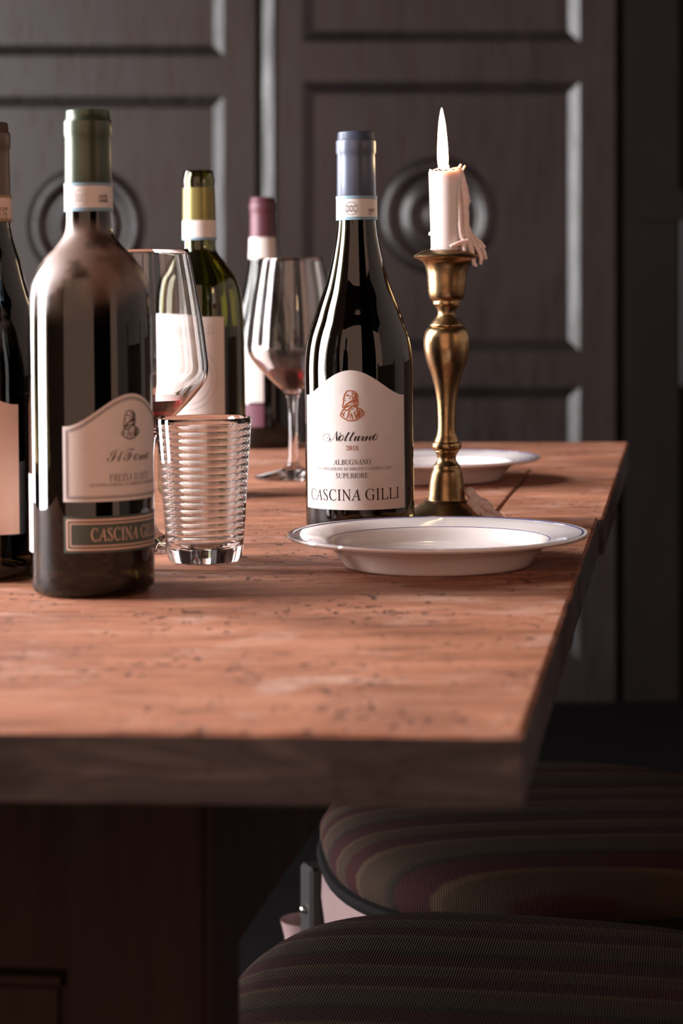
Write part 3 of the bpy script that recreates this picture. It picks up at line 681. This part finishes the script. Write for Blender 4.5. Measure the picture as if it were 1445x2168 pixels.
# ------------------------------------------------------------------ candlestick and candle
p = table_pt(945, 1104); kc = p.y / F
cs = thing('candlestick', 'tall turned brass candlestick with a flared drip pan', 'candlestick', p)
def cp(rows, y0=1106): return [(h * kc, (y0 - y) * kc) for y, h in rows]
pan = [(534, 0), (534, 36), (531.5, 38), (531, 46), (533, 52), (538, 61), (542, 68), (545, 70), (548, 68), (550, 62), (556, 51), (565, 45.5), (580, 42), (600, 40.6), (618, 39.4), (628, 37.6), (635, 34.5), (639, 29)]
link('drip_pan', lathe(cp(pan), 80), M['brass'], cs, sharp=45)
stem = [(639, 0), (639, 29), (641, 29.5), (646, 29), (648, 26)] + spline([(650, 24), (655, 21.5), (662, 19), (668, 19.6), (675, 24), (681, 29), (687, 33.5)], 3) + [(690, 36), (692, 36), (693.5, 34.5), (695, 37.5)] + \
    spline([(697, 40.5), (705, 45.5), (717, 48.4), (735, 48.8), (750, 46.6), (770, 41.5), (790, 34.5), (820, 26), (850, 21.2), (880, 19.2), (905, 18.8), (920, 20.4), (930, 24), (936, 26)], 3) + [(937.5, 26), (938.5, 29)] + \
    spline([(939, 29.5), (943, 31), (947, 31.3), (951, 30.5), (954, 28.5)], 3) + [(956, 25.5), (957.5, 26), (959, 24)] + spline([(960, 23.6), (966, 20.6), (974, 19.6), (981, 23), (987, 28)], 3) + [(989, 29), (992, 29)]
link('stem', lathe(cp(stem), 80), M['brass'], cs, sharp=45)
base = [(992, 0), (992, 28), (994, 28.5)] + spline([(996, 29.5), (1003, 32.6), (1020, 35.8), (1045, 38.4), (1058, 40)], 3) + [(1060, 40.5), (1062, 43.5)] + spline([(1064, 48), (1069, 56), (1077, 67), (1087, 83), (1094, 101), (1098, 111)], 3) + [(1100, 115), (1103, 116), (1106, 114), (1106, 0)]
link('base', lathe(cp(base), 80), M['brass'], cs, sharp=45)
def wax_lump(name, paths, mat, parent, k, ax, y0, vox=0.0006, rough=0.0, seed=1):
    """tapered strings of wax (x px, row, depth px, radius px) fused into one skin"""
    rnd = random.Random(seed); bm = bmesh.new()
    for pts in paths:
        L = []
        for (a, b_) in zip(pts, pts[1:]):
            n = max(2, int(math.dist(a[:3], b_[:3]) / (0.45 * min(a[3], b_[3])) + 1))
            L += [tuple(a[i] + (b_[i] - a[i]) * j / n for i in range(4)) for j in range(n)]
        L.append(pts[-1])
        for x, y, d, r in L:
            rr = r * (1 + rnd.uniform(-rough, rough))
            bmesh.ops.create_icosphere(bm, subdivisions=2, radius=rr * k, matrix=Matrix.Translation(((x - ax + rnd.uniform(-rough, rough) * r * 0.6) * k, d * k, (y0 - y + rnd.uniform(-rough, rough) * r * 0.6) * k)))
    o = link(name, bm, mat, parent)
    m = o.modifiers.new('fuse', 'REMESH'); m.mode = 'VOXEL'; m.voxel_size = vox; m.use_smooth_shade = True
    s_ = o.modifiers.new('smooth', 'SMOOTH'); s_.iterations = 3 if rough == 0 else 1; s_.factor = 0.5
    return o
# a crumbled run of old wax down the flank of the base
W2 = [[(990, 1042, -16, 8), (999, 1052, -18, 11), (1012, 1063, -16, 11), (1028, 1076, -18, 10), (1044, 1087, -20, 8), (1058, 1097, -20, 5), (1068, 1103, -18, 3)],
      [(990, 1060, -30, 6), (1002, 1072, -36, 7), (1018, 1084, -44, 7), (1036, 1096, -50, 7)], [(1000, 1076, -42, 4), (1010, 1086, -52, 2.5)], [(1012, 1070, 4, 7), (1034, 1080, 6, 6), (1052, 1093, 4, 4)],
      [(1030, 1090, -40, 5), (1040, 1100, -46, 4), (1050, 1104, -40, 3)]]
wax_lump('dripped_wax', W2, M['wax_old'], cs, kc, 945, 1106, 0.0005, 0.42, 5)
pz = p.z + (1106 - 533.4) * kc
cn = thing('candle', 'lit white candle with a run of melted wax in the brass candlestick', 'candle', (p.x, p.y, pz))
axc = 945
y0 = 533.4
def ccol(y): return (943.2 - axc) + (y - 365) / 168 * 1.8
rows = [(533.4, 32.8), (500, 33.4), (450, 34.5), (400, 35.6), (372, 36.3), (368, 36.2), (366, 35.0), (368, 33), (371, 27), (373, 16), (373.5, 6)]
bm = lathe([(0, 0)] + [(h * kc, (y0 - y) * kc) for y, h in rows] + [(0, (y0 - 373.5) * kc)], 72)
for v in bm.verts:
    y = y0 - v.co.z / kc; v.co.x += ccol(y) * kc
    if y < 380: v.co.z += (0.6 * math.sin(3 * math.atan2(v.co.x, v.co.y)) + 0.5) * kc * (1 + 3.0 * max(0, v.co.x / (36 * kc)))
link('wax_body', bm, M['wax'], cn, sharp=60)
rim = [[(909, 362, -10, 1.6), (911.5, 364, -10, 2.4), (912, 369, -10, 1.8)], [(916, 363.5, -22, 1.4), (922, 361.5, -25, 1.3), (929, 358.5, -24, 1.6), (940, 360, -26, 1.5), (949, 363, -27, 1.3), (957, 359.5, -24, 1.6), (966, 359, -20, 2.6), (969, 364, -18, 3)],
       [(925, 364, -28, 1.2), (932, 368, -30, 1.6)], [(947, 363.5, -28, 1.2), (955, 366.5, -27, 1.8)], [(948, 354.5, -14, 2.2), (948.5, 359, -14, 1.8), (950, 363, -18, 1.6)],
       [(968, 364, -16, 5), (971, 358, -14, 3.6), (974, 352, -12, 2.8)], [(976, 366, -6, 4), (980, 359, -6, 2.4), (983, 354, -6, 2.4)]]
drop = [[(909.5, 495, -8, 2.6), (908.5, 499, -8, 2.4)]]
pool = [[(914, 530, -18, 4.5), (922, 532, -26, 3)]]
run = [[(975, 364, -10, 4.5), (978, 378, -10, 6), (980, 400, -10, 9.5), (984, 426, -9, 10.5), (982, 440, -9, 10), (983, 462, -9, 10), (983, 482, -10, 10.5), (989, 498, -12, 11), (994, 510, -14, 11)],
       [(968, 400, -22, 5), (970, 440, -24, 6), (972, 480, -25, 6.5), (976, 505, -24, 7)], [(990, 492, -8, 5), (1004, 505, -8, 5), (1017, 517, -8, 4.5), (1025, 525, -8, 3)],
       [(994, 510, -14, 10), (1006, 519, -12, 8), (1016, 524, -9, 6)], [(992, 517, -24, 7.5), (997, 536, -28, 5.6), (1000, 551, -29, 4.5), (1001, 561, -29, 4.6), (1005, 564, -29, 3.8)],
       [(1004, 519, -16, 7), (1013, 535, -17, 5.2), (1017, 549, -17, 5), (1016, 560, -17, 3.8)], [(1014, 521, -6, 6), (1023, 534, -4, 5), (1027, 548, -4, 4.4)],
       [(990, 513, -26, 7), (974, 516, -33, 5.5), (962, 520, -37, 4.4), (953.5, 523, -38, 3.8)], [(980, 522, -32, 5), (981, 535, -35, 4.6)], [(992, 428, -8, 4), (990, 424, -8, 4)]]
wax_lump('wax_rim', rim, M['wax'], cn, kc, axc, y0, 0.00035)
wax_lump('wax_drop', drop, M['wax'], cn, kc, axc, y0, 0.00035)
wax_lump('wax_pool', pool, M['wax'], cn, kc, axc, y0, 0.00035)
wax_lump('wax_run', run, M['wax_old'], cn, kc, axc, y0, 0.0005, 0.06, 3)
bm = bmesh.new(); tube(bm, [((936.5 - axc) * kc, -4 * kc, (y0 - 374) * kc), ((937 - axc) * kc, -4 * kc, (y0 - 364) * kc), ((938.5 - axc) * kc, -4 * kc, (y0 - 354) * kc)], 0.0007, 8); link('wick', bm, M['wick'], cn)
fl = spline([(361, 4), (357, 8.6), (348, 10.6), (330, 11.2), (310, 10.4), (290, 9.2), (270, 7.4), (255, 5.4), (244, 3.4), (236, 1.8), (231, 0.3)], 4)
bm = lathe([(0, (y0 - 362) * kc)] + [(h * kc, (y0 - y) * kc) for y, h in fl] + [(0, (y0 - 230.5) * kc)], 32)
for v in bm.verts:
    y = y0 - v.co.z / kc; v.co.x += (937.3 - axc - 3.2 * (360 - y) / 130) * kc; v.co.y += -4 * kc
link('flame', bm, M['flame'], cn, sharp=70)

# ------------------------------------------------------------------ chairs along the right side of the table
def chair(x, y, label, rz, e=0.66):
    t = thing('upholstered_chair', label, 'chair', (x, y, 0), (0, 0, rz), 'striped chairs along the table')
    SZ = 0.470; n = 64
    def ol(th, s=1.0, g=0.0):
        c, s_ = math.cos(th), math.sin(th)
        px_ = 0.215 * math.copysign(abs(c) ** e, c); py_ = 0.245 * math.copysign(abs(s_) ** e, s_)
        py_ *= 1 - 0.16 * (px_ + 0.215) / 0.43
        l_ = math.hypot(px_, py_); q = (l_ * s + g) / l_; return px_ * q, py_ * q
    bm = bmesh.new(); prev = None; c0 = bm.verts.new((0, 0, SZ))
    for s, dz in ((0.2, 0.0), (0.4, -0.0005), (0.6, -0.0015), (0.75, -0.004), (0.86, -0.008), (0.93, -0.0135), (0.975, -0.021), (1.0, -0.031), (1.0, -0.041), (0.985, -0.050), (0.96, -0.054)):
        r = [bm.verts.new((*ol(2 * math.pi * i / n, s), SZ + dz)) for i in range(n)]
        for i in range(n):
            j = (i + 1) % n
            if prev is None: bm.faces.new((c0, r[i], r[j]))
            else: bm.faces.new((prev[i], prev[j], r[j], r[i]))
        prev = r
    bm.faces.new(prev); link('seat_cushion', bm, M['fabric'], t, sharp=80)
    bm = bmesh.new(); tube(bm, [(*ol(2 * math.pi * i / n, 0.985), SZ - 0.056) for i in range(n)], 0.0065, 8, True); link('piping', bm, M['black'], t)
    bm = bmesh.new(); rings = []
    for s, z in ((0.93, SZ - 0.058), (0.995, SZ - 0.062), (1.0, SZ - 0.09), (0.97, SZ - 0.14), (0.85, SZ - 0.14), (0.85, SZ - 0.058)):
        rings.append([bm.verts.new((*ol(2 * math.pi * i / n, s), z)) for i in range(n)])
    for a, b_ in zip(rings, rings[1:] + rings[:1]):
        for i in range(n): bm.faces.new((a[i], a[(i + 1) % n], b_[(i + 1) % n], b_[i]))
    link('seat_rail', bm, M['pale_frame'], t, sharp=50)
    for sx_, sy in ((-0.226, 0.07), (-0.15, -0.185)):
        bm = lathe(spline([(0.010, 0.0), (0.013, 0.03), (0.016, 0.12), (0.019, 0.24), (0.022, 0.285), (0.017, 0.295), (0.024, 0.31), (0.018, 0.322), (0.023, 0.345)], 3), 24)
        o = link('leg', bm, M['pale_frame'], t); o.location = (sx_, sy, 0)
        bm = bmesh.new(); box(bm, -0.011, 0.011, -0.014, 0.014, -0.02, 0.06, 0.003); q = link('corner_bracket', bm, M['dark_frame'], t, smooth=False); q.location = (sx_ - 0.012 + 0.02 * (sy > 0), sy - 0.034, SZ - 0.125); q.rotation_euler = (0, 0, 0.3 if sy > 0 else 0.9)
        bm = bmesh.new(); bmesh.ops.create_uvsphere(bm, u_segments=16, v_segments=8, radius=0.004); s2 = link('stud', bm, M['steel'], q); s2.location = (-0.012, 0, 0.02)
    for sy in (-1, 1):
        bm = bmesh.new(); tube(bm, spline([(0.24, 0.17 * sy, 0.0), (0.205, 0.168 * sy, 0.25), (0.205, 0.168 * sy, 0.46), (0.245, 0.172 * sy, 0.70), (0.30, 0.176 * sy, 0.92)], 4), 0.014, 10); link('back_stile', bm, M['dark_frame'], t)
    bm = bmesh.new(); box(bm, 0.262, 0.292, -0.165, 0.165, 0.66, 0.90, 0.012, 3)
    for v in bm.verts: v.co.x += (v.co.z - 0.78) * 0.25
    link('back_pad', bm, M['fabric'], t)
    return t
chair(0.125, 1.46, 'striped upholstered chair nearest the front, its seat across the lower right corner', math.radians(-9))
chair(0.197, 2.0, 'striped upholstered chair farther back, its seat half under the table', math.radians(5), 0.8)
bpy.context.view_layer.update()
